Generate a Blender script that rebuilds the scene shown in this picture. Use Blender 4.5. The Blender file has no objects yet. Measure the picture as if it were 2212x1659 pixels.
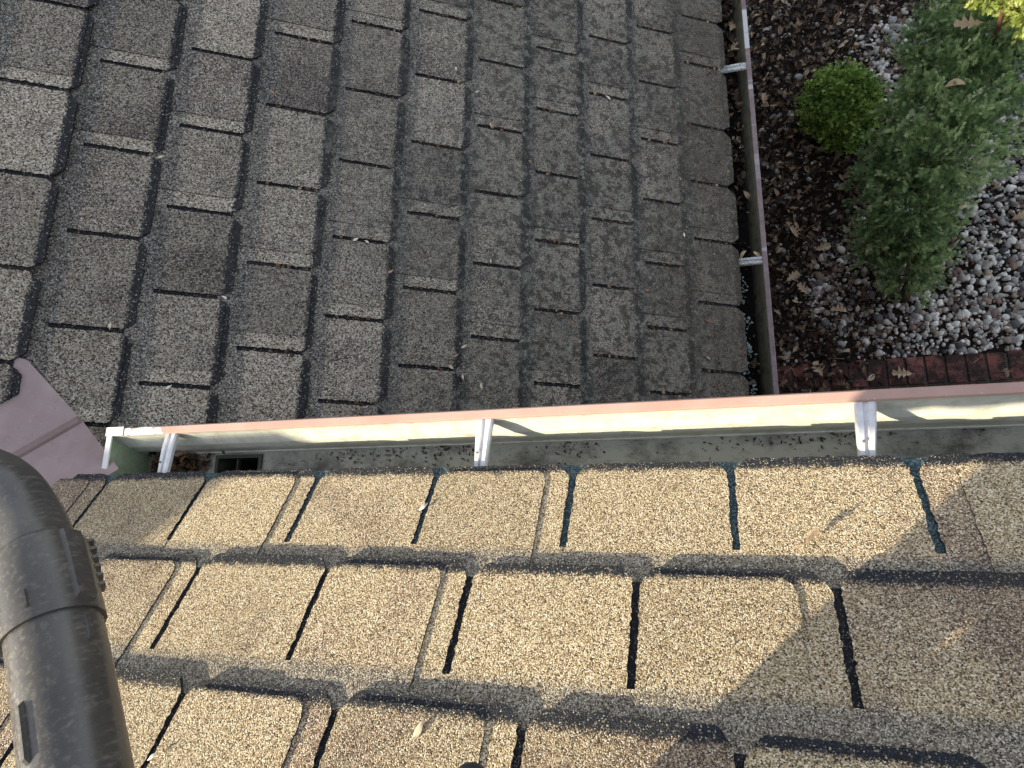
import bpy, math, random
import numpy as np
from mathutils import Vector, Matrix

random.seed(7); rng = np.random.default_rng(7)
S = bpy.context.scene
C = S.collection
Z0 = 5.3                                   # camera height above the ground

# ------------------------------------------------------------------ camera
R = [[0.94987841, 0.01535903, -0.31224205],
     [-0.06014804, -0.97115266, -0.2307482],
     [-0.30677876, 0.23796348, -0.92155313]]
cam = bpy.data.cameras.new('camera'); cam.sensor_width = 36; cam.lens = 1396.93/2212*36
cam.clip_end = 200; cam.clip_start = 0.02
co = bpy.data.objects.new('camera', cam); C.objects.link(co)
m = Matrix(((R[0][0], -R[1][0], -R[2][0], 0), (R[0][1], -R[1][1], -R[2][1], 0),
            (R[0][2], -R[1][2], -R[2][2], Z0), (0, 0, 0, 1)))
co.matrix_world = m
S.camera = co

# ------------------------------------------------------------------ light
SUN = Vector((1.0, 0.60, -0.74)).normalized()          # direction the light travels
w = bpy.data.worlds.new('World'); S.world = w; w.use_nodes = True
nt = w.node_tree; nt.nodes.clear()
sky = nt.nodes.new('ShaderNodeTexSky'); sky.sky_type = 'NISHITA'; sky.sun_disc = False
elev = math.asin(-SUN.z); az = math.atan2(-SUN.x, -SUN.y)
sky.sun_elevation = elev; sky.sun_rotation = az
bg = nt.nodes.new('ShaderNodeBackground'); bg.inputs[1].default_value = 0.15
out = nt.nodes.new('ShaderNodeOutputWorld')
hz = nt.nodes.new('ShaderNodeHueSaturation'); hz.inputs['Saturation'].default_value = 0.40      # sky greyed so the shade is less blue
nt.links.new(sky.outputs[0], hz.inputs['Color']); nt.links.new(hz.outputs[0], bg.inputs[0]); nt.links.new(bg.outputs[0], out.inputs[0])
sl = bpy.data.lights.new('sun', 'SUN'); sl.energy = 5.0; sl.angle = math.radians(0.65); sl.color = (1.0, 0.88, 0.64)
so = bpy.data.objects.new('sun', sl); C.objects.link(so); so.rotation_euler = SUN.to_track_quat('-Z', 'Y').to_euler()
so.location = (-6, -4, 12)
S.view_settings.view_transform = 'Standard'; S.view_settings.look = 'None'
S.view_settings.exposure = 1.12; S.view_settings.gamma = 1

# ------------------------------------------------------------------ helpers
P = math.radians(35.4); cP, sP = math.cos(P), math.sin(P)
N1 = Vector((0, sP, cP)); D1 = Vector((0, cP, -sP)); N2 = Vector((sP, 0, cP)); D2 = Vector((cP, 0, -sP))
ZZ = Vector((0, 0, Z0))
def near(a, b, h=0.0): return ZZ + N1*(-1+h) + Vector((a, 0, 0)) + D1*b         # a to the right, b down the slope
def low(a, b, h=0.0): return ZZ + N2*(-2.26+h) + Vector((0, -a, 0)) + D2*b      # a = -Y

class MB:
    def __init__(s): s.v = []; s.f = []; s.uv = []; s.t = []; s.mi = []
    def face(s, pts, uvs=None, tint=(0.5, 0.5, 0.5), mi=0):
        i = len(s.v); s.v.extend([tuple(p) for p in pts]); s.f.append(tuple(range(i, i+len(pts))))
        s.uv.append(uvs if uvs else [(0, 0)]*len(pts)); s.t.append(tint); s.mi.append(mi)
    def mesh(s, vs, fs, tint=(0.5, 0.5, 0.5), mi=0):
        i = len(s.v); s.v.extend([tuple(p) for p in vs])
        for f in fs:
            s.f.append(tuple(i+k for k in f)); s.uv.append([(0, 0)]*len(f)); s.t.append(tint); s.mi.append(mi)
    def box(s, o, ax, ay, az, tint=(0.5, 0.5, 0.5), mi=0):
        o = Vector(o); ax = Vector(ax); ay = Vector(ay); az = Vector(az)
        vs = [o+ax*i+ay*j+az*k for k in (0, 1) for j in (0, 1) for i in (0, 1)]
        s.mesh(vs, [(0, 2, 3, 1), (4, 5, 7, 6), (0, 1, 5, 4), (2, 6, 7, 3), (0, 4, 6, 2), (1, 3, 7, 5)], tint, mi)
    def build(s, name, mats, parent=None, smooth=False):
        me = bpy.data.meshes.new(name); me.from_pydata(s.v, [], s.f)
        if not isinstance(mats, (list, tuple)): mats = [mats]
        for q in mats: me.materials.append(q)
        if len(mats) > 1: me.polygons.foreach_set('material_index', s.mi)
        if any(any(u != (0, 0) for u in q) for q in s.uv):
            l = me.uv_layers.new(name='UVMap'); l.data.foreach_set('uv', [x for q in s.uv for u in q for x in u])
        at = me.attributes.new('tint', 'FLOAT_VECTOR', 'FACE'); at.data.foreach_set('vector', [x for t in s.t for x in t])
        if smooth: me.polygons.foreach_set('use_smooth', [True]*len(me.polygons))
        me.update(); o = bpy.data.objects.new(name, me); C.objects.link(o)
        if parent: o.parent = parent; o.matrix_parent_inverse = parent.matrix_world.inverted()
        return o
def tag(o, label=None, cat=None, group=None, kind=None):
    if label: o['label'] = label
    if cat: o['category'] = cat
    if group: o['group'] = group
    if kind: o['kind'] = kind
    return o
def empty(name, loc):
    o = bpy.data.objects.new(name, None); C.objects.link(o); o.location = loc; o.empty_display_size = .1
    bpy.context.view_layer.update(); return o

# ------------------------------------------------------------------ materials
def mat(name, rough=0.8, spec=0.3):
    M = bpy.data.materials.new(name); M.use_nodes = True; n = M.node_tree; b = n.nodes['Principled BSDF']
    b.inputs['Roughness'].default_value = rough; b.inputs['Specular IOR Level'].default_value = spec
    return M, n, b
def nd(n, t, **k):
    x = n.nodes.new(t)
    for a, v in k.items():
        if a[0] == '_': setattr(x, a[1:], v)
        else: x.inputs[a].default_value = v
    return x
def ramp(n, fac, stops, interp='LINEAR'):
    r = n.nodes.new('ShaderNodeValToRGB'); r.color_ramp.interpolation = interp
    e = r.color_ramp.elements
    while len(e) < len(stops): e.new(0.5)
    for q, (p, c) in zip(e, stops): q.position = p; q.color = (*c, 1) if len(c) == 3 else c
    n.links.new(fac, r.inputs[0]); return r.outputs[0]
def mixc(n, f, a, b, mode='MIX'):
    x = n.nodes.new('ShaderNodeMix'); x.data_type = 'RGBA'; x.blend_type = mode
    for s, v in ((x.inputs[0], f), (x.inputs[6], a), (x.inputs[7], b)):
        if isinstance(v, (int, float)): s.default_value = v
        elif isinstance(v, tuple): s.default_value = (*v, 1)
        else: n.links.new(v, s)
    return x.outputs[2]
def math_(n, op, a, b=None, c=None, clamp=False):
    x = n.nodes.new('ShaderNodeMath'); x.operation = op; x.use_clamp = clamp
    for i, v in enumerate((a, b, c)):
        if v is None: continue
        if isinstance(v, (int, float)): x.inputs[i].default_value = v
        else: n.links.new(v, x.inputs[i])
    return x.outputs[0]
def noise(n, co, scale, detail=3, rough=0.55):
    x = nd(n, 'ShaderNodeTexNoise', Scale=scale, Detail=detail, Roughness=rough); n.links.new(co, x.inputs['Vector']); return x.outputs[0]
def step(n, v, a, b):
    x = n.nodes.new('ShaderNodeMapRange'); x.inputs[1].default_value = a; x.inputs[2].default_value = b
    n.links.new(v, x.inputs[0]); return x.outputs[0]
def coord(n): return n.nodes.new('ShaderNodeTexCoord').outputs['Object']
def attr(n, name='tint'):
    a = n.nodes.new('ShaderNodeAttribute'); a.attribute_name = name; s = n.nodes.new('ShaderNodeSeparateXYZ')
    n.links.new(a.outputs['Vector'], s.inputs[0]); return s.outputs

def granule_mat(name, base, kind='tab', gs=430.0, E=0.26, aged_shaded=0.0, gain=1.0, lipw=.024):
    """mineral granules: random-coloured cells with a rounded bump; printed dark lip and blue-grey head band (deepened as shade) by UV.y"""
    M, n, b = mat(name, 0.75, 0.35)
    c = coord(n)
    vo = nd(n, 'ShaderNodeTexVoronoi', Scale=gs, Randomness=1.0); n.links.new(c, vo.inputs['Vector'])
    vs = n.nodes.new('ShaderNodeSeparateColor'); n.links.new(vo.outputs['Color'], vs.inputs[0])
    rnd = vs.outputs[0]; rnd2 = vs.outputs[1]
    g = lambda r, gg, bb: (r*gain, gg*gain, bb*gain)
    tan = ramp(n, rnd, [(0, g(.025, .022, .018)), (.13, g(.11, .08, .05)), (.32, g(.33, .235, .13)), (.6, g(.53, .40, .235)), (.8, g(.70, .57, .37)), (1, g(.92, .84, .66))])
    brn = ramp(n, rnd, [(0, g(.025, .02, .02)), (.22, g(.10, .072, .056)), (.48, g(.25, .172, .115)), (.75, g(.48, .35, .22)), (.92, g(.60, .49, .36)), (1, g(.88, .82, .70))])
    gry = ramp(n, rnd, [(0, g(.02, .022, .026)), (.3, g(.055, .06, .066)), (.6, g(.155, .155, .15)), (.85, g(.30, .29, .265)), (1, g(.60, .59, .54))])
    blk = ramp(n, rnd, [(0, g(.006, .007, .010)), (.8, g(.024, .028, .038)), (.92, g(.09, .09, .095)), (.97, g(.30, .25, .17)), (1, g(.55, .5, .4))])
    if kind == 'tab':
        t = attr(n)
        big = noise(n, c, 6.0, 2); fine = noise(n, c, 45.0, 3)
        uv = n.nodes.new('ShaderNodeUVMap'); su = n.nodes.new('ShaderNodeSeparateXYZ'); n.links.new(uv.outputs[0], su.inputs[0])
        f = math_(n, 'ADD', t[0], math_(n, 'MULTIPLY', math_(n, 'SUBTRACT', big, 0.5), 1.5))
        thr = math_(n, 'SUBTRACT', math_(n, 'ADD', su.outputs[0], math_(n, 'MULTIPLY', fine, .03)), t[2])      # where the blend colour changes within a tab
        f = math_(n, 'ADD', f, math_(n, 'MULTIPLY', step(n, thr, -.02, .05), .42))
        col = mixc(n, step(n, f, .45, .85), tan, brn)
        lum = math_(n, 'ADD', .88 if not aged_shaded else .68, math_(n, 'MULTIPLY', t[1], .24 if not aged_shaded else .60))
        hsv = nd(n, 'ShaderNodeHueSaturation'); n.links.new(col, hsv.inputs['Color']); n.links.new(lum, hsv.inputs['Value']); col = hsv.outputs[0]
        gy = math_(n, 'ADD', su.outputs[1], math_(n, 'MULTIPLY', math_(n, 'SUBTRACT', fine, .5), .02))
        gy = math_(n, 'ADD', gy, math_(n, 'MULTIPLY', math_(n, 'SUBTRACT', rnd2, .5), .012))
        col = mixc(n, math_(n, 'MULTIPLY', step(n, gy, E-.052, E-.034), .62 if not aged_shaded else .60), col, gry)  # printed head band, darkened further as shade under the course above
        col = mixc(n, step(n, gy, lipw+.004, lipw-.004), col, blk)
    elif kind == 'black': col = blk
    else:
        col = ramp(n, rnd, [(0, (.01, .022, .03)), (.4, (.035, .065, .075)), (.8, (.085, .13, .14)), (1, (.22, .28, .28))])
    if aged_shaded > 0:
        hs = nd(n, 'ShaderNodeHueSaturation', Saturation=1-.38*aged_shaded); n.links.new(col, hs.inputs['Color']); col = hs.outputs[0]
        sx = n.nodes.new('ShaderNodeSeparateXYZ'); n.links.new(c, sx.inputs[0])
        zone = step(n, math_(n, 'ADD', sx.outputs[0], math_(n, 'MULTIPLY', noise(n, c, 1.3, 2), 1.2)), -.85, -.05)   # growth thickens towards the eave
        sp = noise(n, c, 30.0, 3, .6); sp2 = noise(n, c, 24.0, 4, .7); pat = noise(n, c, 2.6, 3, .6)
        zz = math_(n, 'MULTIPLY', zone, step(n, pat, .30, .52))
        col = mixc(n, math_(n, 'MULTIPLY', zz, .45), col, (.045, .042, .038))
        pale = math_(n, 'MULTIPLY', math_(n, 'MULTIPLY', step(n, sp2, .47, .60), step(n, noise(n, c, 75, 3), .34, .54)), math_(n, 'MULTIPLY', zz, .95))
        col = mixc(n, pale, col, ramp(n, rnd2, [(0, (.09, .09, .075)), (1, (.36, .355, .29))]))
        spots = math_(n, 'MULTIPLY', step(n, sp, .515, .58), math_(n, 'ADD', .10, math_(n, 'MULTIPLY', zone, .62)))
        col = mixc(n, spots, col, (.026, .025, .021))
        eav = math_(n, 'MULTIPLY', step(n, math_(n, 'ADD', sx.outputs[0], math_(n, 'MULTIPLY', noise(n, c, 3, 3), .5)), -.10, .30), .62)
        col = mixc(n, eav, col, ramp(n, rnd2, [(0, (.02, .018, .015)), (.7, (.06, .052, .04)), (1, (.20, .14, .09))]))
        # few round black mould spots everywhere
        v2 = nd(n, 'ShaderNodeTexVoronoi', Scale=9.0); n.links.new(c, v2.inputs['Vector'])
        wob = math_(n, 'ADD', v2.outputs['Distance'], math_(n, 'MULTIPLY', noise(n, c, 90, 3), .14))
        col = mixc(n, math_(n, 'MULTIPLY', step(n, wob, .17, .11), .7), col, (.014, .013, .012))
    else:
        sx = noise(n, c, 3.0, 4); col = mixc(n, math_(n, 'MULTIPLY', step(n, sx, .56, .75), .25), col, (.10, .075, .05))
    n.links.new(col, b.inputs['Base Color'])
    hgt = math_(n, 'ADD', math_(n, 'MULTIPLY', vo.outputs['Distance'], -1.0), math_(n, 'MULTIPLY', rnd2, .55))
    bp = nd(n, 'ShaderNodeBump', Strength=1.0, Distance=0.0019); n.links.new(hgt, bp.inputs['Height'])
    n.links.new(bp.outputs[0], b.inputs['Normal'])
    return M
def plain(name, col, rough=.7, spec=.3, nscale=40, var=.25, bump=0.0, metallic=0.0, col2=None):
    M, n, b = mat(name, rough, spec); c = coord(n); x = noise(n, c, nscale, 5, .65)
    c2 = col2 or tuple(v*(1-var) for v in col)
    n.links.new(ramp(n, x, [(.3, c2), (.65, col)]), b.inputs['Base Color']); b.inputs['Metallic'].default_value = metallic
    if bump: bp = nd(n, 'ShaderNodeBump', Strength=bump, Distance=.003); n.links.new(x, bp.inputs['Height']); n.links.new(bp.outputs[0], b.inputs['Normal'])
    return M

M_tabN = granule_mat('shingle granules', None, 'tab', 520, gain=1.0)
M_blkN = granule_mat('slot granules', None, 'black', 520, gain=.6)
M_teal = granule_mat('starter granules', None, 'teal', 400)
M_tabL = granule_mat('aged shingle granules', None, 'tab', 250, aged_shaded=1.0, gain=.55, lipw=.030)  # same shingles toned darker and greyer as shade, plus growth and mould
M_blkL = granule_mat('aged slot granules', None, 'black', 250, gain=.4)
M_felt = plain('roof felt', (.014, .014, .015), .95, .1, 60, .4, .4)
M_wood = plain('roof deck wood', (.16, .11, .07), .8, .2, 20)

# ------------------------------------------------------------------ shingled roofs
def clip(poly, hp):
    """poly of (a,b,uvy); keep where hp(a,b)>=0"""
    o = []
    for i, p in enumerate(poly):
        q = poly[(i+1) % len(poly)]; dp, dq = hp(p[0], p[1]), hp(q[0], q[1])
        if dp >= 0: o.append(p)
        if (dp >= 0) != (dq >= 0):
            t = dp/(dp-dq); o.append(tuple(p[k]+(q[k]-p[k])*t for k in range(2)))
    return o
def rough_edge(poly, bb, jit, seg=.007, fixed_above=None):
    o = []
    for i, p in enumerate(poly):
        q = poly[(i+1) % len(poly)]; L = math.hypot(q[0]-p[0], q[1]-p[1]); o.append(p)
        if fixed_above is not None and max(p[1], q[1]) <= fixed_above+1e-6: continue
        k = int(L/seg)
        for j in range(1, k):
            t = j/k; x, y = p[0]+(q[0]-p[0])*t, p[1]+(q[1]-p[1])*t; nx, ny = -(q[1]-p[1])/L, (q[0]-p[0])/L
            d = random.gauss(0, jit); o.append((x+nx*d, y+ny*d))
    return o
def slab(mb, P3, poly, bb, h_of, thick, tint, mi=0):
    top = [P3(a, b, h_of(b, a)) for a, b in poly]; uv = [(a, bb-b) for a, b in poly]
    # orientation: normal must point up
    A = sum(poly[i][0]*poly[(i+1) % len(poly)][1]-poly[(i+1) % len(poly)][0]*poly[i][1] for i in range(len(poly)))
    if A > 0: poly = poly[::-1]; top = top[::-1]; uv = uv[::-1]
    bot = [P3(a, b, h_of(b, a)-thick) for a, b in poly]
    mb.face(top, uv, tint, mi)
    for i in range(len(poly)):
        j = (i+1) % len(poly)
        mb.face([top[j], top[i], bot[i], bot[j]], [(uv[j][0], .001), (uv[i][0], .001), (uv[i][0], 0), (uv[j][0], 0)], tint, mi)
def course(mb, P3, bb, E, slots, a0, a1, hp=None, teal=False, step_h=.0102, lift=0.0):
    """one exposed course; slots = sorted [(a, lap)], lap = the overlay ends .055 left of that slot"""
    sw = .0150 if P3 is low else .0135; top = bb-E-.045
    sl = [s for s in slots if a0-.4 < s[0] < a1+.4]
    for i in range(len(sl)-1):
        (l, _), (r, lap) = sl[i], sl[i+1]
        tone = random.choice([.05, .1, .2, .3, .45, .58]); br = random.random(); thr = random.choice([99, 99, l+.12+.1*random.random()]); brown = False
        if P3 is low and lap: tone = .05; br = .85+.15*random.random()
        if teal and abs(l-.008) < .02: tone = .1; thr = .215
        if teal and abs(l-.32) < .02: tone = .9; thr = 99; lap = 1; brown = True
        t1 = (tone, br, thr)
        dz = random.uniform(-.0006, .0006)
        e = random.uniform(-.004, .004)
        h = lambda b, a, bb=bb, dz=dz: lift+dz-step_h*(bb-b)/E
        L, Rr = l+sw/2, r-sw/2; sb = bb-E*(.875 if P3 is low else .825); c1, c2 = random.uniform(.022, .032), random.uniform(.022, .032)
        B = bb+e
        poly = [(l, top), (l, sb), (L, sb), (L, B-c1*1.25), (L+.004, B-c1*.95), (L+c1*.8, B-.003), (L+c1*1.1, B), (Rr-c2*1.1, B), (Rr-c2*.8, B-.003), (Rr-.004, B-c2*.95), (Rr, B-c2*1.25), (Rr, sb), (r, sb), (r, top)]
        if hp: poly = clip(poly, hp)
        if len(poly) < 3: continue
        poly = rough_edge(poly, bb, .0012, fixed_above=sb)
        slab(mb, P3, poly, bb, h, step_h-.0003, t1)
        if lap:
            tone2 = random.choice([.0, .2, .4, .62]); t2 = (tone2, random.random()*(.6 if P3 is low else 1), random.choice([99, 99, l+.1+.12*random.random()]))
            La = l+sw/2+.0015; Ra = r-random.uniform(.05, .062); B2 = B-.017
            if brown: La, Ra = .383, r-sw/2-.002; B2 = B-.010; t2 = (.05, .6, 99)
            poly = [(La, top), (La, B2-.026), (La+.004, B2-.018), (La+.024, B2), (Ra-.022, B2), (Ra-.006, B2-.012), (Ra, B2-.03), (Ra, top)]
            if hp: poly = clip(poly, hp)
            if len(poly) > 2:
                poly = rough_edge(poly, bb, .0007, fixed_above=bb-E)
                h2 = lambda b, a, h=h: h(b, a)+.0034
                slab(mb, P3, poly, bb, h2, .0033, t2)
        # the layer seen at the bottom of the slot
        bk = [(l-.02, top), (l-.02, bb-(.0 if teal else .030)), (l+.02, bb-(.0 if teal else .030)), (l+.02, top)]
        if teal: bk = [(l-.05, top), (l-.05, bb-.001), (l+.05, bb-.001), (l+.05, top)]
        if hp: bk = clip(bk, hp)
        if len(bk) > 2:
            slab(mb, P3, bk, bb, lambda b, a, h=h: h(b, a)-(.0054 if not teal else .0060), .001, t1, 2 if teal else 1)
def extend(s, per, a0, a1):
    s = sorted(s); lap = s[0][1]
    while s[0][0] > a0: lap = 1-lap; s.insert(0, (s[0][0]-per, lap))
    lap = s[-1][1]
    while s[-1][0] < a1: lap = 1-lap; s.append((s[-1][0]+per, lap))
    return s

# upper slope --------------------------------------------------------
roofN = empty('shingled_roof', near(0, -.6)); tag(roofN, 'sunlit tan asphalt shingle slope nearest the viewer, above the long pale gutter', 'roof')
mb = MB()
hpN = lambda a, b: a - (-1.847+.815*(b-.891))
nb = [.915, .667, .404]; ns = [[(-1.587, 1), (-1.255, 0), (-.926, 1), (-.617, 0), (-.304, 1), (.008, 0), (.320, 0), (.640, 0)],
      [(-1.417, 0), (-1.108, 1), (-.786, 0), (-.471, 1), (-.160, 0), (.155, 1)],
      [(-.966, 0), (-.645, 1), (-.319, 1), (-.007, 0)]]
b = .404
for k in range(14):
    b -= .262; nb.append(b); ns.append([(-.55+((k*.173) % .315), k % 2)])
for k, (bb, s) in enumerate(zip(nb, ns)):
    random.seed(100+k)
    course(mb, near, bb, .250 if k == 0 else .262, extend(s, .315, -3.2 if k < 8 else -5, 2.9), -3.0 if k < 8 else -4.8, 2.7, hpN, teal=(k == 0))
mb.build('shingles', [M_tabN, M_blkN, M_teal], roofN)
mb = MB()   # decking under the shingles, up to the ridge
def strip_poly(P3, poly, h, th, mb, tint=(.3, .5, 0)): slab(mb, P3, poly, 10, lambda b, a: h, th, tint)
dk = clip([(-9, -5.0), (2.75, -5.0), (2.75, .893), (-9, .893)], lambda a, b: a-(-1.925+.815*(b-.891)))
strip_poly(near, dk, -.0205, .02, mb); mb.build('roof_deck', M_felt, roofN)
# lower slope --------------------------------------------------------
LS = [[(1.787, 0), (1.458, 1), (1.130, 0), (.809, 0), (.505, 0)],
 [(1.611, 1), (1.279, 1), (.963, 0), (.640, 0), (.334, 1)],
 [(1.734, 0), (1.415, 1), (1.099, 1), (.790, 0), (.476, 1)],
 [(1.882, 1), (1.565, 0), (1.244, 0), (.933, 1), (.622, 1)],
 [(2.015, 1), (1.704, 0), (1.390, 0), (1.076, 1), (.770, 1), (.462, 0)],
 [(2.147, 1), (1.836, 0), (1.527, 0), (1.220, 1), (.913, 1), (.613, 0)],
 [(2.289, 0), (1.975, 0), (1.659, 1), (1.360, 0), (1.050, 0), (.750, 1), (.450, 0)],
 [(2.106, 1), (1.799, 1), (1.496, 0), (1.188, 1), (.892, 0), (.592, 1)],
 [(2.235, 0), (1.936, 1), (1.629, 0), (1.327, 1), (1.028, 0), (.729, 0)],
 [(2.359, 0), (2.059, 0), (1.761, 1), (1.463, 0), (1.164, 1), (.875, 1), (.599, 0)],
 [(2.491, 0), (2.227, 1), (1.894, 0), (1.597, 0), (1.314, 1), (1.017, 1), (.713, 0)]]
LB = [-.862, -.586, -.313, -.035, .230, .495, .748, .998, 1.245, 1.490, 1.746]
roofL = empty('shingled_roof', low(-1.5, 1.2)); tag(roofL, 'grey shaded asphalt shingle slope with dark lichen spots, falling to the leaf filled gutter', 'roof')
mb = MB()
hpL = lambda a, b: (-a) - (.385+.815*(b+.896)) if b < -.5 else 1.0
allb = list(zip(LB, LS)); b = -.862
for k in range(9):
    b -= .265; allb.append((b, [(.5+((k*.137) % .318), k % 2)]))
for k, (bb, s) in enumerate(allb):
    random.seed(300+k)
    E = bb-(LB[k-1] if 0 < k < 11 else bb-.27)
    s = sorted([(-y, l) for y, l in s])
    up = (k == 0 or k > 10)
    course(mb, low, bb, E, extend(s, .312, -4.4, .6), -4.2, .45, hpL if up else None, lift=(.013 if k == 0 else .006) if up else 0.0, step_h=.0085)
mb.build('shingles', [M_tabL, M_blkL, M_blkL], roofL)
mb = MB()
strip_poly(low, [(-5, -5.2), (4, -5.2), (4, 1.70), (-5, 1.70)], -.022, .02, mb); mb.build('roof_deck', M_felt, roofL)

# ------------------------------------------------------------------ valley flashing
M_metal, n, bs = mat('brown enamelled flashing', .45, .4); c = coord(n)
x = noise(n, c, 9, 5); fc = ramp(n, x, [(.3, (.27, .20, .195)), (.7, (.36, .275, .27))])
fc = mixc(n, math_(n, 'MULTIPLY', step(n, noise(n, c, 35, 5, .75), .56, .72), .5), fc, (.15, .105, .095))
mq = nd(n, 'ShaderNodeMapping'); mq.inputs['Rotation'].default_value = (0, 0, -.78); mq.inputs['Scale'].default_value = (.12, 1, 1); n.links.new(c, mq.inputs[0])
fc = mixc(n, math_(n, 'MULTIPLY', step(n, noise(n, mq.outputs[0], 120, 3, .7), .62, .72), .35), fc, (.55, .50, .49)); n.links.new(fc, bs.inputs['Base Color'])
vf = empty('valley_flashing', low(-.4, -.85)); tag(vf, 'brown metal valley flashing with a raised rib, cut off slanting above the gutter end', 'flashing')
mb = MB()
B0 = low(-.345, -.688, .0045); A0 = low(-.517, -.858, .0045); C0 = near(-1.600, .940, -.0085)
up = Vector((-1, -1, .7107)).normalized()
B1 = B0+up*4.2-N1*.004; C1 = C0+up*4.2+Vector((.05, 0, 0)); A2 = low(-.56, -1.0, .000); A1 = A2+up*3.9
def sheet(pts, th=.0012):
    nn = (Vector(pts[1])-Vector(pts[0])).cross(Vector(pts[2])-Vector(pts[0])).normalized()
    if nn.z < 0: pts = pts[::-1]; nn = -nn
    mb.face(pts); mb.face([p-nn*th for p in pts][::-1])
    for i in range(len(pts)):
        j = (i+1) % len(pts); mb.face([pts[j], pts[i], pts[i]-nn*th, pts[j]-nn*th])
sheet([B0, A0, A2, A1, B1])
sheet([B0, B1, C1, C0])
mb.build('metal_sheet', M_metal, vf)
mb = MB(); q = up.cross(Vector((0, 0, 1))).normalized()*.017; u_ = Vector((0, 0, .0))
prof = [(-1, 0.0), (-.62, .011), (.62, .011), (1, 0.0)]
a_ = [B0+q*s+Vector((0, 0, z+.0025)) for s, z in prof]; b_ = [p+up*4.1 for p in a_]
for i in range(3): mb.face([a_[i], a_[i+1], b_[i+1], b_[i]])
mb.face(a_); mb.build('rib', plain('rib paint', (.22, .155, .145), .5, .4, 12), vf)

# ------------------------------------------------------------------ gutters
def wallmat(name, base, dirt, amt, sc=26):
    M, n, b = mat(name, .4, .45); c = coord(n)
    mp = nd(n, 'ShaderNodeMapping'); mp.inputs['Scale'].default_value = (.35, 1, 1); n.links.new(c, mp.inputs[0])
    s1 = noise(n, c, sc, 8, .75); s2 = noise(n, mp.outputs[0], 90, 4, .7)
    f = math_(n, 'MULTIPLY', math_(n, 'ADD', step(n, s1, .46, .66), math_(n, 'MULTIPLY', step(n, s2, .55, .75), .5)), amt, clamp=True)
    n.links.new(mixc(n, f, base, dirt), b.inputs['Base Color']); return M
M_gin = wallmat('gutter enamel', (.60, .61, .54), (.27, .24, .17), .45)
M_gfl = wallmat('dirty gutter floor', (.33, .33, .275), (.055, .048, .036), 1.0, 7)
M_lip, n, bs = mat('rose brown lip paint', .42, .4); c = coord(n)
sx = n.nodes.new('ShaderNodeSeparateXYZ'); n.links.new(c, sx.inputs[0])
pn = noise(n, c, 22, 2, .5)
leftm = step(n, math_(n, 'ADD', sx.outputs[0], math_(n, 'MULTIPLY', noise(n, c, 14, 1), .35)), -1.28, -1.32)
chips = math_(n, 'MULTIPLY', leftm, step(n, pn, .43, .46))
spk = step(n, noise(n, c, 160, 2), .70, .74)
lipc = mixc(n, chips, ramp(n, noise(n, c, 9, 4), [(.3, (.37, .235, .20)), (.7, (.45, .30, .26))]), (.72, .70, .68))
lipc = mixc(n, math_(n, 'MULTIPLY', step(n, noise(n, c, 50, 6, .8), .56, .70), .28), lipc, (.20, .14, .12))
n.links.new(mixc(n, math_(n, 'MULTIPLY', spk, .7), lipc, (.66, .60, .56)), bs.inputs['Base Color'])
M_alu = plain('weathered aluminium', (.72, .72, .74), .38, .5, 55, .22, .1, metallic=.35)
M_white = plain('white gutter paint', (.78, .77, .75), .5, .4, 70, .15)
M_green = plain('algae tinted end cap', (.34, .42, .28), .6, .3, 60, .25)

def extrude(mb, prof, P3, a0, a1, mi=0, n_seg=1, wob=0.0):
    ks = [a0+(a1-a0)*i/n_seg for i in range(n_seg+1)]
    for k in range(n_seg):
        for i in range(len(prof)-1):
            mb.face([P3(ks[k], *prof[i]), P3(ks[k], *prof[i+1]), P3(ks[k+1], *prof[i+1]), P3(ks[k+1], *prof[i])], mi=mi)
GN = lambda a, y, z: ZZ+Vector((a, y, z))
g = empty('rain_gutter', (-1.66, .25, Z0-1.45)); tag(g, 'long sunlit gutter with cream inside and rose brown lip along the tan shingles', 'gutter')
xa, xb = -1.655, 2.75
# front wall (inner skin) / floor / back / outer ogee
inner = [(.2745, -1.371), (.2735, -1.385), (.266, -1.405), (.252, -1.430), (.2435, -1.462), (.2415, -1.492)]
mb = MB(); extrude(mb, inner, GN, xa+.004, xb); mb.build('front_panel', M_gin, g, True)
mb = MB(); extrude(mb, [(.2415, -1.492), (.2400, -1.4965), (.2375, -1.4970), (.2360, -1.5045)], GN, xa+.004, xb); mb.build('step', M_gin, g)
mb = MB()
holex = (-1.385, -1.245); holey = (.15, .222)
zf = -1.5045; ys = [.125, holey[0], holey[1], .2360]; xs = [xa+.004, holex[0], holex[1], xb]
for i in range(3):
    for j in range(3):
        if i == 1 and j == 1: continue
        mb.face([GN(xs[i], ys[j], zf), GN(xs[i+1], ys[j], zf), GN(xs[i+1], ys[j+1], zf), GN(xs[i], ys[j+1], zf)])
mb.build('floor', M_gfl, g)
mb = MB(); extrude(mb, [(.125, zf), (.125, -1.372)], GN, xa+.004, xb); mb.build('back_panel', M_gfl, g)
mb = MB()
lip = [(.2745, -1.371), (.2745, -1.3645), (.277, -1.362), (.2935, -1.362), (.2965, -1.3655), (.2965, -1.385), (.288, -1.41), (.272, -1.44), (.262, -1.507), (.238, -1.507)]
extrude(mb, lip, GN, xa, xb); mb.build('lip', M_lip, g)
mb = MB()   # end cap
cp = [(.127, -1.366)]+[(.2965, -1.366), (.2965, -1.385), (.288, -1.41), (.272, -1.44), (.262, -1.507), (.127, -1.507)]
for xx in (xa-.003, xa+.004):
    mb.face([GN(xx, y, z) for y, z in cp])
mb.build('end_cap', M_green, g)
mb = MB()
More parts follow.
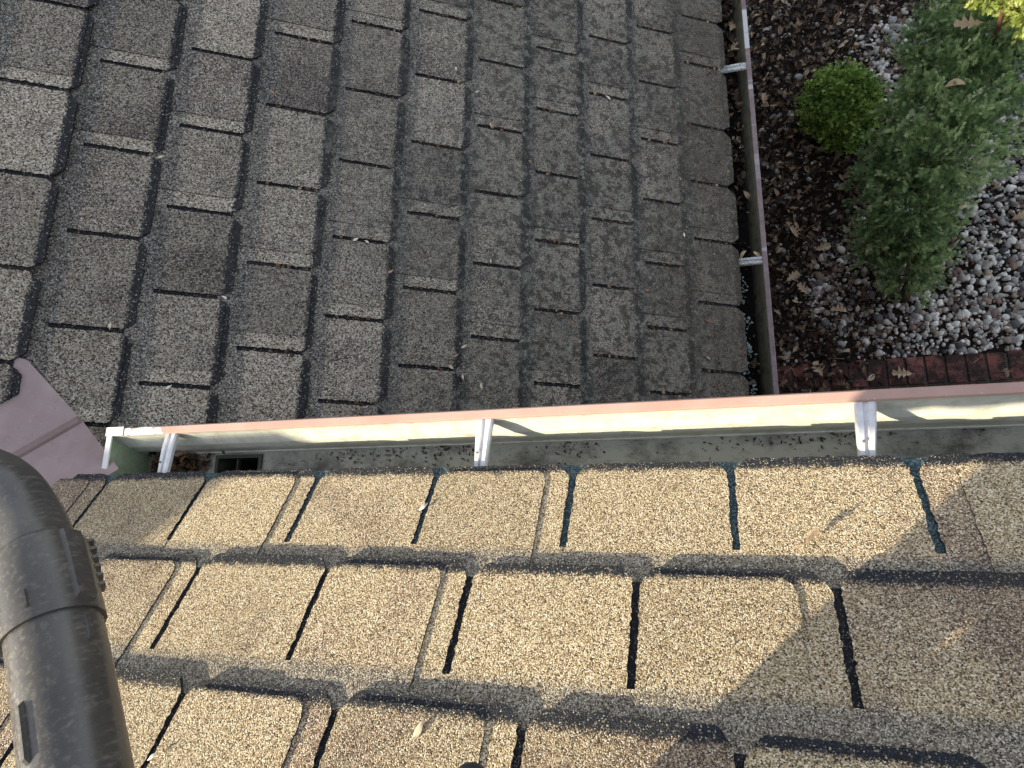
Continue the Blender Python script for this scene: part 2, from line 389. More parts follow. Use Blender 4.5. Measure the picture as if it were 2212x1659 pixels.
mb.box(GN(xa-.004, .118, -1.3665), (.018, 0, 0), (0, .156, 0), (0, 0, .0045)); mb.box(GN(xa-.006, .2742, -1.3615), (.062, 0, 0), (0, .0245, 0), (0, 0, .0022))
mb.box(GN(xa-.0065, .2965, -1.385), (.03, 0, 0), (0, .002, 0), (0, 0, .024))
mb.build('end_cap_rim', M_white, g)
def hanger(parent, P3, a, y0, y1, z, wF, wB, mt, tip=.0):
    """ribbed strap from the lip back under the shingles: two ridges with a groove between"""
    mb = MB(); N = 10; secs = []
    for i in range(N+1):
        t = i/N; y = y1+(y0-y1)*t; w = wF+(wB-wF)*min(1, t*1.6); hh = .0045+.003*min(1, t*3); dz = -.004*math.exp(-((t)/.12)**2)
        sh = a+(t*tip)
        p = [(-.5, -.010), (-.5, .25), (-.40, 1), (-.14, 1), (-.06, .15), (.06, .15), (.14, 1), (.40, 1), (.5, .25), (.5, -.010)]
        secs.append([P3(sh+q*w, y, z+dz+(k*hh if k > 0 else -.008)) for q, k in p])
    for i in range(N):
        for j in range(9): mb.face([secs[i][j], secs[i][j+1], secs[i+1][j+1], secs[i+1][j]])
    mb.face(secs[0]); mb.face(secs[-1][::-1])
    o = mb.build('hanger', mt, parent); return o
for a in (-1.435, -.520, .262, 1.10, 1.95):
    h = hanger(g, GN, a, .105, .274, -1.368, .040, .030, M_alu, -.012)
    sc = MB()
    vs = []
    hx = a-.004-.008; cx_, cy_, cz_ = hx, .196, -1.356
    ring = [GN(cx_+.0028*math.cos(t*1.0472), cy_+.0028*math.sin(t*1.0472), cz_+.0005) for t in range(6)]
    sc.face(ring); [sc.face([ring[i], ring[i-1], ring[i-1]-Vector((0, 0, .003)), ring[i]-Vector((0, 0, .003))]) for i in range(6)]
    sc.build('screw', plain('steel screw', (.12, .12, .13), .4, .5) if a < -1.4 else bpy.data.materials['steel screw'], h)
# outlet sleeve in the floor
mb = MB()
for (x0, y0, x1, y1) in ((holex[0], holey[0], holex[1], holey[0]), (holex[1], holey[0], holex[1], holey[1]), (holex[1], holey[1], holex[0], holey[1]), (holex[0], holey[1], holex[0], holey[0])):
    mb.face([GN(x0, y0, zf+.004), GN(x1, y1, zf+.004), GN(x1, y1, zf-.30), GN(x0, y0, zf-.30)])
for (x0, x1, y0, y1) in ((holex[0]-.010, holex[1]+.010, holey[1]-.001, holey[1]+.009), (holex[1]-.001, holex[1]+.010, holey[0]-.01, holey[1]-.001), (holex[0]-.010, holex[0]+.001, holey[0]-.01, holey[1]-.001)):
    mb.box(GN(x0, y0, zf+.0005), (x1-x0, 0, 0), (0, y1-y0, 0), (0, 0, .005))
mb.box(GN(holex[0]+.055, holey[0], zf-.02), (.004, 0, 0), (0, holey[1]-holey[0], 0), (0, 0, .012))
mb.box(GN(holex[0]+.001, holey[0]+.001, zf-.295), (holex[1]-holex[0]-.002, 0, 0), (0, holey[1]-holey[0]-.002, 0), (0, 0, .002))
mb.build('outlet', plain('dull outlet metal', (.06, .065, .05), .6, .4, 50, .5), g)

# lower gutter --------------------------------------------------------
M_moss = wallmat('mossy gutter wall', (.125, .12, .085), (.035, .036, .024), 1.0)
M_blackfloor = plain('black gutter sludge', (.012, .011, .010), .9, .15, 40, .5, .5)
M_lipL, n, bs = mat('weathered brown lip paint', .6, .3); c = coord(n)
sx = n.nodes.new('ShaderNodeSeparateXYZ'); n.links.new(c, sx.inputs[0])
mpn = nd(n, 'ShaderNodeMapping'); mpn.inputs['Scale'].default_value = (.1, 1, .1); n.links.new(c, mpn.inputs[0])
farm = step(n, sx.outputs[1], 1.55, 2.1)
chips = math_(n, 'MULTIPLY', farm, step(n, noise(n, mpn.outputs[0], 9, 3, .6), .50, .54))
few = step(n, noise(n, mpn.outputs[0], 17, 2), .66, .69)
n.links.new(mixc(n, math_(n, 'MAXIMUM', chips, math_(n, 'MULTIPLY', few, .55)), ramp(n, noise(n, c, 30, 5, .7), [(.3, (.15, .115, .12)), (.7, (.27, .205, .21))]), (.50, .50, .52)), bs.inputs['Base Color'])
GL = lambda a, x, z: ZZ+Vector((x, a, z))
gl = empty('rain_gutter', (.17, .3, Z0-3.0)); tag(gl, 'dirty leaf filled gutter with chipped brown lip at the foot of the grey shingles', 'gutter')
y0, y1 = .1, 4.4
mb = MB(); extrude(mb, [(.2115, -2.902), (.206, -2.93), (.196, -2.955), (.180, -2.982), (.170, -3.008)], GL, y0, y1); mb.build('front_panel', M_moss, gl, True)
mb = MB(); extrude(mb, [(.170, -3.008), (.05, -3.008)], GL, y0, y1); mb.build('floor', M_blackfloor, gl)
mb = MB(); extrude(mb, [(.05, -3.008), (.05, -2.895)], GL, y0, y1); mb.build('back_panel', M_moss, gl)
mb = MB(); extrude(mb, [(.2115, -2.902), (.2115, -2.893), (.214, -2.890), (.229, -2.890), (.2325, -2.894), (.2325, -2.915), (.222, -2.94), (.205, -2.975), (.20, -3.011), (.045, -3.011)], GL, y0, y1, n_seg=1); mb.build('lip', M_lipL, gl)
M_lich = plain('lichen spotted aluminium', (.66, .70, .70), .7, .3, 130, .6, .3, col2=(.10, .10, .09))
for a in (2.272, 1.249, .3, 3.25): hanger(gl, GL, a, .06, .2105, -2.896, .036, .034, M_lich)
# fascia boards and soffits carry the gutters
M_trim = plain('brown trim paint', (.20, .13, .11), .6, .3, 15)
fas = empty('fascia_board', (0, .11, Z0-1.45)); tag(fas, 'brown fascia board behind the long pale gutter under the tan shingles', 'fascia board')
mb = MB(); mb.box(GN(-1.64, .095, -1.56), (4.3, 0, 0), (0, .027, 0), (0, 0, .17)); mb.build('board', M_trim, fas)
fas2 = empty('fascia_board', (.03, 1, Z0-3)); tag(fas2, 'brown fascia board behind the leaf filled gutter', 'fascia board')
mb = MB(); mb.box(GL(-1.5, .02, -3.09), (0, 6, 0), (.027, 0, 0), (0, 0, .17)); mb.build('board', M_trim, fas2)
# walls
M_brick, n, bs = mat('house brick', .9, .2); c = coord(n)
mp = nd(n, 'ShaderNodeMapping'); mp.inputs['Rotation'].default_value = (math.radians(90), 0, 0); n.links.new(c, mp.inputs[0])
bk = nd(n, 'ShaderNodeTexBrick', Scale=1.0, **{'Brick Width': .2, 'Row Height': .067, 'Mortar Size': .006}); n.links.new(mp.outputs[0], bk.inputs['Vector'])
bk.inputs['Color1'].default_value = (.22, .08, .055, 1); bk.inputs['Color2'].default_value = (.30, .11, .08, 1); bk.inputs['Mortar'].default_value = (.25, .23, .2, 1)
n.links.new(bk.outputs[0], bs.inputs['Base Color'])
hw = empty('house_wall', (-2, -.3, 0)); tag(hw, 'red brick house walls standing under both roof slopes', 'wall')
mb = MB(); mb.box((-9, -.45, 0), (11.6, 0, 0), (0, .2, 0), (0, 0, Z0-1.5)); mb.build('wall', M_brick, hw)
mb = MB(); mb.box((-.6, -.25, 0), (.2, 0, 0), (0, 4.6, 0), (0, 0, Z0-3.0)); mb.build('wall', M_brick, hw)

# steeper upper part of the wing roof, unseen, added to shade the roofs
up_ = empty('shade_roof_slope', (-3.4, 1, Z0-.4)); tag(up_, 'steeper upper shingle slope added out of view to keep the grey roof shaded', 'roof')
mb = MB(); zr = lambda x: Z0-2.773-.7107*x
xr, zt = -4.25, None; z0_ = zr(-3.3)+.004; z1_ = z0_+.95*1.0
mb.face([(-3.3, -4.6, z0_), (-3.3, 4.5, z0_), (xr, 4.5, z1_), (xr, -4.6, z1_)], [(0, .1)]*4, (.3, .5, 0))
mb.face([(xr, -4.6, z1_), (xr, 4.5, z1_), (xr-3, 4.5, z0_), (xr-3, -4.6, z0_)], [(0, .1)]*4, (.3, .5, 0))
mb.face([(-3.3, 4.5, z0_), (xr-3, 4.5, z0_), (xr, 4.5, z1_)], [(0, .1)]*3, (.3, .5, 0))
mb.build('shingles', M_tabL, up_)

# ------------------------------------------------------------------ ground
M_soil = plain('dark leaf mould soil', (.030, .022, .016), .95, .15, 14, .5, .8)
mb = MB(); NG = 40
mb.face([(-60, -60, 0), (60, -60, 0), (60, 60, 0), (-60, 60, 0)]); gr = mb.build('ground', M_soil); tag(gr, kind='structure', label='dark soil ground under the leaves and pebbles')

def scatter_mesh(name, tv, tf, mats4, tints, mt, parent=None, smooth=False, jitter=0.0):
    """many copies of small template shapes joined into ONE mesh; tv: list of template vertex arrays"""
    V = []; F = []; T = []; off = 0; LS_ = []; 
    for i, (M4, t) in enumerate(zip(mats4, tints)):
        k = i % len(tv); v = tv[k]; f = tf[k]
        p = v@M4[:3, :3].T+M4[:3, 3]; V.append(p)
        F.extend([tuple(int(q)+off for q in ff) for ff in f]); T.extend([t]*len(f)); off += len(v)
    me = bpy.data.meshes.new(name); V = np.concatenate(V)
    me.vertices.add(len(V)); me.vertices.foreach_set('co', V.astype(np.float32).ravel())
    ls = np.array([len(f) for f in F]); li = np.concatenate([np.array(f) for f in F]) if len(F) else np.array([])
    me.loops.add(len(li)); me.loops.foreach_set('vertex_index', li.astype(np.int32))
    me.polygons.add(len(F)); st = np.concatenate([[0], np.cumsum(ls)[:-1]]); me.polygons.foreach_set('loop_start', st.astype(np.int32)); me.polygons.foreach_set('loop_total', ls.astype(np.int32))
    me.materials.append(mt); at = me.attributes.new('tint', 'FLOAT_VECTOR', 'FACE'); at.data.foreach_set('vector', np.array(T, dtype=np.float32).ravel())
    if smooth: me.polygons.foreach_set('use_smooth', [True]*len(F))
    me.update(calc_edges=True); me.validate()
    o = bpy.data.objects.new(name, me); C.objects.link(o)
    if parent: o.parent = parent; o.matrix_parent_inverse = parent.matrix_world.inverted()
    return o
def rotm(rx, ry, rz):
    return np.array(Matrix.Rotation(rz, 3, 'Z') @ Matrix.Rotation(ry, 3, 'Y') @ Matrix.Rotation(rx, 3, 'X'))
def m4(R3, s, p):
    M = np.eye(4); M[:3, :3] = R3@np.diag(s); M[:3, 3] = p; return M
import bmesh
def ico(sub):
    b_ = bmesh.new(); bmesh.ops.create_icosphere(b_, subdivisions=sub, radius=1); v = np.array([q.co[:] for q in b_.verts]); f = [tuple(x.index for x in q.verts) for q in b_.faces]; b_.free(); return v, f
iv, if_ = ico(2)
peb = []
for k in range(7):
    r = 1+.16*np.sin(iv@rng.normal(size=3)*2+rng.uniform(0, 6))+.08*np.sin(iv@rng.normal(size=3)*4)
    peb.append(iv*r[:, None]*np.array([1, rng.uniform(.65, .95), rng.uniform(.5, .75)]))
M_peb, n, bs = mat('river pebbles', .65, .4); t = attr(n); c = coord(n)
pc = ramp(n, t[0], [(0, (.035, .034, .036)), (.16, (.12, .12, .125)), (.27, (.22, .12, .10)), (.34, (.34, .27, .19)), (.44, (.25, .25, .25)), (.62, (.44, .42, .38)), (.80, (.64, .62, .57)), (1, (.86, .83, .77))])
n.links.new(mixc(n, math_(n, 'MULTIPLY', step(n, noise(n, c, 60, 4), .45, .7), .4), pc, (.06, .05, .04)), bs.inputs['Base Color'])
ms = []; ts = []
def edge_w(x, y):     # how much of the pebbles show (1) or are buried by leaves and soil (0)
    v = (x-1.3)/.5 - max(0, (y-3.0))*1.0
    v += .65*math.sin(x*3.1+y*2.3+1)+.45*math.sin(x*6.7-y*5.1)+.4*math.sin(x*13+y*9)
    if 1.5 < y < 2.6 and x > .75: v += .5
    if x > 1.35 and y < 3.2: v += .7
    if y > 4.0: v += .3
    return max(0, min(1, .5+v*.6))
for i in range(26000):
    x = rng.uniform(.05, 3.2); y = rng.uniform(1.38, 5.6); wgt = edge_w(x, y)
    if rng.random() > .22+.78*wgt: continue
    sz = rng.choice([.009, .013, .018, .024, .032], p=[.30, .34, .22, .10, .04])
    z = rng.uniform(-.004, .016)+sz*.3 if rng.random() < wgt+.25 else -.004
    R3 = rotm(rng.uniform(-.5, .5), rng.uniform(-.5, .5), rng.uniform(0, 6.28))
    tt = rng.beta(1.5, 1.1) if x > 1.3 else rng.beta(1.2, 1.5)
    ms.append(m4(R3, (sz, sz, sz), (x, y, z))); ts.append((tt, 0, 0))
gv = scatter_mesh('gravel', peb, [if_]*7, ms, ts, M_peb, smooth=True)
tag(gv, 'bed of pale rounded river pebbles partly buried in leaves', kind='stuff')

# leaves ---------------------------------------------------------------
def oak(curl, seed):
    """lobed leaf, length 1 along x, 12 lobe points, pairs joined over a midrib so it can curl"""
    r = np.random.default_rng(seed); xs = np.array([0, .08, .2, .28, .42, .50, .66, .73, .88, 1.0])
    w_ = np.array([.0, .05, .20, .07, .34, .09, .36, .12, .20, 0])*r.uniform(.8, 1.15, 10)
    bend = r.uniform(-.05, .05)
    v = []
    for side in (1, -1):
        for x, q in zip(xs, w_*r.uniform(.85, 1.15)):
            v.append((x+(.07 if q > .15 else 0), side*q+bend*math.sin(x*3), 0))
    for x in xs: v.append((x, bend*math.sin(x*3), 0))
    v = np.array(v, float)
    cu = curl*r.uniform(.6, 1.4)
    v[:, 2] = cu*(np.abs(v[:, 1])**1.3)*1.6+.25*curl*np.sin(v[:, 0]*3+r.uniform(0, 3))*.5
    v = np.vstack([v, [(-.16, .01, 0), (-.16, -.01, 0)]])
    f = []
    for i in range(9):
        f.append((i, i+1, 20+i+1, 20+i)); f.append((10+i, 20+i, 20+i+1, 10+i+1))
    f = [tuple(dict.fromkeys(q)) for q in f]; f.append((30, 31, 20)); f.append((20, 21, 30))
    return v, f
lv = [oak(c_, k) for k, c_ in enumerate([.3, .6, .9, -.5, .45, -.8, 1.1])]
def simple(seed):
    r = np.random.default_rng(seed); n_ = 6; xs = np.linspace(0, 1, n_); ww = np.sin(xs*math.pi)**.7*r.uniform(.14, .3)
    k = r.uniform(.4, 1.6)
    v = [(x, s_*q, k*q*abs(s_)*1.2+.2*math.sin(x*3+k)) for s_ in (-1, 0, 1) for x, q in zip(xs, ww)]
    f = [(s_*n_+i, s_*n_+i+1, (s_+1)*n_+i+1, (s_+1)*n_+i) for s_ in (0, 1) for i in range(n_-1)]
    return np.array(v), f
sv = [simple(k) for k in range(6)]
def leafmat(name, stops):
    M, n, b = mat(name, .75, .25); t = attr(n); c = coord(n)
    col = ramp(n, t[0], stops); col = mixc(n, math_(n, 'MULTIPLY', step(n, noise(n, c, 70, 3), .5, .7), .35), col, (.05, .03, .02))
    n.links.new(col, b.inputs['Base Color']); return M
BROWN = [(0, (.010, .008, .007)), (.35, (.035, .024, .018)), (.55, (.10, .065, .045)), (.72, (.22, .155, .105)), (.86, (.42, .31, .21)), (1, (.65, .52, .36))]
M_leaf = leafmat('dead leaf', BROWN)
tv = [q[0] for q in lv]+[q[0] for q in sv]; tf = [q[1] for q in lv]+[q[1] for q in sv]
ms = []; ts = []
for i in range(15000):
    x = rng.uniform(.05, 3.2); y = rng.uniform(1.0, 5.6); wgt = edge_w(x, y)
    if rng.random() < wgt*.96: continue
    if y < 1.38 and rng.random() < .35: continue
    s_ = rng.uniform(.03, .075); R3 = rotm(rng.normal(0, .6), rng.normal(0, .6), rng.uniform(0, 6.28))
    z = rng.uniform(.005, .05)*(1-.5*wgt)+(.035 if y < 1.38 else 0)
    ms.append(m4(R3, (s_,)*3, (x, y, z))); ts.append((rng.beta(1.5, 1.6), 0, 0))
lt = scatter_mesh('leaf_litter', tv, tf, ms, ts, M_leaf); tag(lt, 'thick brown litter of curled dead leaves along the house', kind='stuff')
# dry needles and twigs
tw = np.array([(0, -.02, 0), (1, -.01, .02), (1, .01, .02), (0, .02, 0), (0, 0, .035), (1, 0, .04)]); twf = [(0, 1, 5, 4), (4, 5, 2, 3)]
ms = []; ts = []
for i in range(1400):
    x = rng.uniform(.3, 3.0); y = rng.uniform(1.0, 5); s_ = rng.uniform(.03, .11)
    ms.append(m4(rotm(0, rng.normal(0, .15), rng.uniform(0, 6.28)), (s_,)*3, (x, y, rng.uniform(.02, .05)))); ts.append((rng.uniform(.35, .95), 0, 0))
o = scatter_mesh('twigs', [tw], [twf], ms, ts, M_leaf); tag(o, 'fine dry twigs and needles strewn over the pebbles', kind='stuff')

# big single leaves ----------------------------------------------------
def one_leaf(loc, size, rz, tone, label, group, rx=0, ry=0, shape=0, name='oak_leaf', M=None, nrm=None):
    v, f = (lv+sv)[shape]; mb = MB(); mb.mesh(v*size, f, (tone, 0, 0))
    o = mb.build(name, M or M_leaf, smooth=False); o.location = loc
    e = Matrix.Rotation(rz, 4, 'Z') @ Matrix.Rotation(ry, 4, 'Y') @ Matrix.Rotation(rx, 4, 'X')
    if nrm is not None: e = nrm.to_track_quat('Z', 'Y').to_matrix().to_4x4() @ e
    o.rotation_euler = e.to_euler()
    tag(o, label, 'leaf', group); return o
GLf = 'oak leaves lying on the garden bed'
one_leaf((.735, 1.26, .055), .13, 1.9, .97, 'pale star shaped oak leaf lying on the red brick edging beside the brown gutter lip', GLf, shape=0)
one_leaf((1.33, 1.24, .055), .13, 3.0, .93, 'crumpled tan oak leaf on the red bricks by the dark dirt gap', GLf, shape=1)
for (x, y), tn, rz, lab in zip([(.545, 2.052), (.695, 1.925), (.236, 2.301), (1.865, 2.488), (2.098, 2.357), (.65, 2.41), (.777, 2.291), (.496, 3.672), (.95, 1.75)],
    [.92, .86, .8, .95, .88, .95, .97, .84, .95], [.6, 2.2, 1.1, 2.6, .3, 1.9, .2, 1.5, 2.8], ['tan']*9):
    one_leaf((x, y, .06), .115, rz, tn, 'tan oak leaf resting on top of the dark leaf litter and pebbles', GLf, rx=.2, ry=-.15, shape=int(x*100) % 3)

# brick edging ---------------------------------------------------------
M_rb, n, bs = mat('red paving brick', .85, .25); t = attr(n); c = coord(n)
cc = ramp(n, t[0], [(0, (.17, .065, .055)), (1, (.28, .11, .095))])
cc = mixc(n, math_(n, 'MULTIPLY', step(n, noise(n, c, 9, 7, .8), .42, .54), .95), cc, (.024, .020, .017))
n.links.new(cc, bs.inputs['Base Color']); bp = nd(n, 'ShaderNodeBump', Strength=.5, Distance=.004); n.links.new(noise(n, c, 120, 3), bp.inputs['Height']); n.links.new(bp.outputs[0], bs.inputs['Normal'])
be = empty('brick_edging', (1.3, 1.2, 0)); tag(be, 'row of red bricks edging the pebble bed below the long gutter', 'edging')
mb = MB(); mo = MB(); x = -.6
while x < 4:
    w_ = .111+random.uniform(-.003, .003)
    for yy in (1.165, .95, .735): 
        z = .038+random.uniform(-.004, .004); a = random.uniform(-.004, .004)
        mb.box((x, yy+a, -.02), (w_, 0, 0), (0, .205, 0), (0, 0, z+.02), (random.random(), 0, 0))
    x += .127
mo.box((-.62, .73, -.03), (4.6, 0, 0), (0, .63, 0), (0, 0, .055))
o = mb.build('bricks', M_rb, be); md = o.modifiers.new('b', 'BEVEL'); md.width = .005; md.segments = 2
mo.build('mortar', plain('gritty mortar', (.11, .10, .085), .95, .1, 50, .6), be)
# black plastic edging --------------------------------------------------
def tube(path, r, seg=10, name='t', M=None, parent=None):
    mb = MB(); rings = []
    pts = [Vector(p) for p in path]
    for i, p in enumerate(pts):
        d = (pts[min(i+1, len(pts)-1)]-pts[max(i-1, 0)]).normalized(); a = d.cross(Vector((.1, .2, 1))).normalized(); b_ = d.cross(a)
        rr = r[i] if isinstance(r, (list, tuple)) else r
        rings.append([p+(a*math.cos(k*2*math.pi/seg)+b_*math.sin(k*2*math.pi/seg))*rr for k in range(seg)])
    vs = [q for rg in rings for q in rg]; fs = [(i*seg+k, i*seg+(k+1) % seg, (i+1)*seg+(k+1) % seg, (i+1)*seg+k) for i in range(len(rings)-1) for k in range(seg)]
    fs += [tuple(range(seg))[::-1], tuple((len(rings)-1)*seg+k for k in range(seg))]
    mb.mesh(vs, fs); return mb.build(name, M, parent, True)
M_blackp = plain('black plastic', (.02, .023, .032), .35, .5, 12, .3)
o = tube([(2.44, 5.2, .03), (2.36, 4.4, .032), (2.326, 4.0, .035), (2.312, 3.62, .035), (2.306, 3.37, .035), (2.303, 3.16, .033), (2.31, 2.9, .03), (2.36, 2.5, .02), (2.5, 2.0, .0)], .018, 10, 'lawn_edging', M_blackp)
tag(o, 'black round plastic lawn edging strip at the far edge of the bed', 'edging')

# ------------------------------------------------------------------ plants
def folmat(name, a, b_, c_):
    M, n, b = mat(name, .6, .3); t = attr(n)
    n.links.new(ramp(n, t[0], [(0, a), (.5, b_), (1, c_)]), b.inputs['Base Color'])
    b.inputs['Subsurface Weight'].default_value = 0
    tr = n.nodes.new('ShaderNodeBsdfTranslucent'); n.links.new(ramp(n, t[0], [(0, a), (.5, b_), (1, c_)]), tr.inputs[0])
    mx = n.nodes.new('ShaderNodeMixShader'); mx.inputs[0].default_value = .38; o_ = n.nodes['Material Output']
    n.links.new(b.outputs[0], mx.inputs[1]); n.links.new(tr.outputs[0], mx.inputs[2]); n.links.new(mx.outputs[0], o_.inputs[0]); return M
def spray(seed, k=7, wid=.10, ln=.60):
    """a scaly conifer spray: short needles leaving both sides of a curved stem"""
    r = np.random.default_rng(seed); v = []; f = []
    for i in range(k):
        t = (i+1)/k; base = np.array([t*.75, 0, .12*t*t]); 
        for s_ in (1, -1):
            a = s_*r.uniform(.35, .9); d = np.array([math.cos(a), math.sin(a), r.uniform(-.3, .5)]); d /= np.linalg.norm(d)
            L = ln*(1-.55*t)*r.uniform(.7, 1.2); sd = np.cross(d, [0, 0, 1]); sd /= np.linalg.norm(sd)
            o = len(v); v += [base-sd*wid*.35, base+d*L*.5-sd*wid*.5, base+d*L, base+d*L*.5+sd*wid*.5]; f.append((o, o+1, o+2, o+3))
    o = len(v); v += [np.array([0, -.02, 0]), np.array([0, .02, 0]), np.array([1.05, 0, .16])]; f.append((o, o+1, o+2))
    return np.array(v), f
def rosette(seed, k=7):
    r = np.random.default_rng(seed); v = []; f = []
    for i in range(k):
        a = i*2.4+r.uniform(-.3, .3); el = r.uniform(.1, 1.1); d = np.array([math.cos(a)*math.cos(el), math.sin(a)*math.cos(el), math.sin(el)]); d = d[[2, 0, 1]]
        sd = np.cross(d, [1, .1, .2]); sd /= np.linalg.norm(sd)+1e-6; L = r.uniform(.7, 1.1); o = len(v); b0 = np.array([r.uniform(0, .5), 0, 0])
        v += [b0, b0+d*L*.45-sd*L*.27, b0+d*L*.85-sd*L*.2, b0+d*L, b0+d*L*.85+sd*L*.2, b0+d*L*.45+sd*L*.27]; f.append(tuple(range(o, o+6)))
    return np.array(v), f
def crown(name, lobes, nper, tmpl, size, mt, parent, tone, updir=.5, inner=.55, wrist=.5, ragged=.2, branch=0.0):
    ms = []; ts = []; Ls = np.array(lobes)
    nb_ = 10 if branch else 1
    for li, (x, y, z, r) in enumerate(lobes):
        lt_ = rng.normal(0, .06)
        ph = rng.uniform(0, 6, 6)
        for i in range(int(nper*(r/.35)**2/nb_)):
            d = rng.normal(size=3); d /= np.linalg.norm(d)
            bump_ = 1+ragged*math.sin(d[0]*7+ph[0])*math.sin(d[1]*8+ph[1])+.7*ragged*math.sin(d[2]*11+ph[2]+d[0]*9)*math.sin(d[1]*13+ph[5])
            q = (inner+(1-inner)*rng.random()**.6)*bump_; p = np.array([x, y, z])+d*r*q*np.array([1, 1, .95])
            if p[2] < .03: continue
            # skip what sits deep inside another lobe
            dd = np.linalg.norm((p-Ls[:, :3]), axis=1)/Ls[:, 3]
            if (dd < .5).sum() > 0 and q < .8: continue
            dir_ = d*1.0+np.array([0, 0, updir])+rng.normal(0, wrist, 3); dir_ /= np.linalg.norm(dir_)
            clump = .5*math.sin(p[0]*17+ph[3])*math.sin(p[1]*15+ph[4])*math.sin(p[2]*14)
            bt = rng.normal(0, .16); side_ = np.cross(dir_, rng.normal(size=3)); side_ /= np.linalg.norm(side_)+1e-6; bl_ = branch*rng.uniform(.6, 1.3)
            for k_ in range(nb_):
                u_ = k_/max(1, nb_-1); dk_ = dir_; pk = p
                if branch:
                    sg = 1 if k_ % 2 else -1
                    pk = p+dir_*bl_*(u_-.6)+side_*sg*.004; dk_ = dir_*(.75+.5*u_)+side_*sg*.8*(1-.75*u_)+rng.normal(0, .12, 3); dk_ /= np.linalg.norm(dk_)
                qn = Vector(dk_).to_track_quat('X', 'Z').to_matrix() @ Matrix.Rotation(rng.uniform(0, 6.28), 3, 'X')
                s_ = size*rng.uniform(.65, 1.3)*(1.15-.45*u_ if branch else 1)
                ms.append(m4(np.array(qn), (s_,)*3, pk)); ts.append((min(1, max(0, tone+lt_+.22*clump+bt+(.28*(u_-.5) if branch else 0)+rng.normal(0, .10 if branch else .18))), 0, 0))
    return scatter_mesh(name, [q[0] for q in tmpl], [q[1] for q in tmpl], ms, ts, mt, parent)
M_bark = plain('conifer bark', (.14, .07, .045), .9, .2, 30, .5, .6)
LOBA0 = [(1.341,1.945,0.300,0.29), (1.19,2.18,0.350,0.30), (1.453,2.094,0.450,0.29), (1.290,2.299,0.650,0.42), (1.233,2.588,0.600,0.33), (1.460,2.534,0.850,0.42), (1.333,2.874,0.750,0.36), (1.557,2.895,0.950,0.42), (1.737,2.716,0.700,0.29), (1.470,3.284,0.850,0.33), (1.668,3.174,1.050,0.34), (1.781,2.916,0.900,0.28), (1.630,3.573,0.900,0.30), (1.78,3.30,1.05,0.30)]
LOBA = [(x-.01+max(0, min(.10, (y-2.3)*.2)), y, z, r*(.83 if y > 2.3 else .70)) for x, y, z, r in LOBA0 if not (x > 1.72 and y < 3.0)]
M_blue = folmat('blue green conifer foliage', (.025, .06, .03), (.28, .42, .17), (.84, .92, .52))
sp = [spray(k) for k in range(6)]
cn = empty('conifer_shrub', (1.36, 1.88, 0)); tag(cn, 'large spreading blue green conifer reaching over the pebbles from its brown stem', 'shrub')
crown('crown', LOBA, 5200, sp, .040, M_blue, cn, .42, inner=.45, wrist=.75, ragged=.40, branch=.11)
tube([(1.36, 1.84, -.02), (1.36, 1.9, .2), (1.35, 2.15, .5), (1.4, 2.5, .7), (1.5, 2.9, .8), (1.6, 3.2, .85)], [.04, .035, .03, .025, .02, .01], 8, 'trunk', M_bark, cn)
for br_ in ([(1.35, 2.1, .45), (1.15, 2.25, .45), (1.05, 2.35, .4)], [(1.4, 2.5, .7), (1.6, 2.6, .8), (1.8, 2.75, .75)], [(1.35, 2.0, .35), (1.5, 2.0, .5), (1.6, 2.05, .55)]): tube(br_, [.02, .015, .006], 6, 'branch', M_bark, cn)
LOBB = [(1.622,3.115,1.420,0.16), (1.725,3.059,1.500,0.18), (1.860,2.984,1.400,0.17), (1.574,3.312,1.350,0.17), (1.667,3.203,1.600,0.24), (1.833,3.169,1.550,0.20), (1.9,3.1,1.2,0.22), (1.75, 3.25, 1.2, .2)]
LOBB = [(x*.92+.09, y*.92+.15, Z0-(Z0-z)*.92, r*.85) for x, y, z, r in LOBB]
M_yel = folmat('yellow green conifer foliage', (.06, .09, .02), (.34, .42, .10), (.74, .78, .34))
cb = empty('golden_conifer', (1.9, 3.35, 0)); tag(cb, 'sunlit yellow green conifer tip rising behind the blue green shrub', 'shrub')
crown('crown', LOBB, 6000, sp, .038, M_yel, cb, .5, ragged=.3, branch=.08)
tube([(2.0, 3.6, -.02), (1.95, 3.5, .5), (1.80, 3.15, 1.0), (1.6, 2.9, 1.65)], [.035, .03, .02, .008], 8, 'trunk', M_bark, cb)
M_box = folmat('bright box foliage', (.02, .05, .010), (.20, .34, .06), (.62, .74, .24))
rs = [rosette(k) for k in range(6)]
rb = empty('round_shrub', (1.0, 3.42, 0)); tag(rb, 'small round bright green box shrub among dead leaves', 'shrub')
crown('crown', [(1.03, 3.38, .30, .27), (1.05, 3.31, .24, .24), (.97, 3.44, .25, .22), (1.11, 3.42, .25, .22), (1.01, 3.48, .34, .20)], 5200, rs, .017, M_box, rb, .5, updir=.3, inner=.72, ragged=.22, wrist=.7)
tube([(1.0, 3.42, -.02), (1.0, 3.42, .2)], .02, 8, 'trunk', M_bark, rb)
GS = 'dead leaves caught on the shrubs'
one_leaf((1.5939, 3.0108, 1.42), .15, 2.9, .9, 'large tan oak leaf caught on the conifer just below the sunlit tip', GS, shape=0)
one_leaf((1.66, 3.0, 1.47), .11, .4, .88, 'smaller orange brown oak leaf beside the sunlit conifer tip', GS, shape=4)
one_leaf((1.41, 2.75, 1.22), .13, .15, .92, 'long curled tan leaf lying flat in the middle of the blue green conifer', GS, shape=9)
one_leaf((.9316, 3.6046, .63), .05, 1.0, .85, 'pinkish dead leaf near the top of the round green shrub', GS, shape=1)
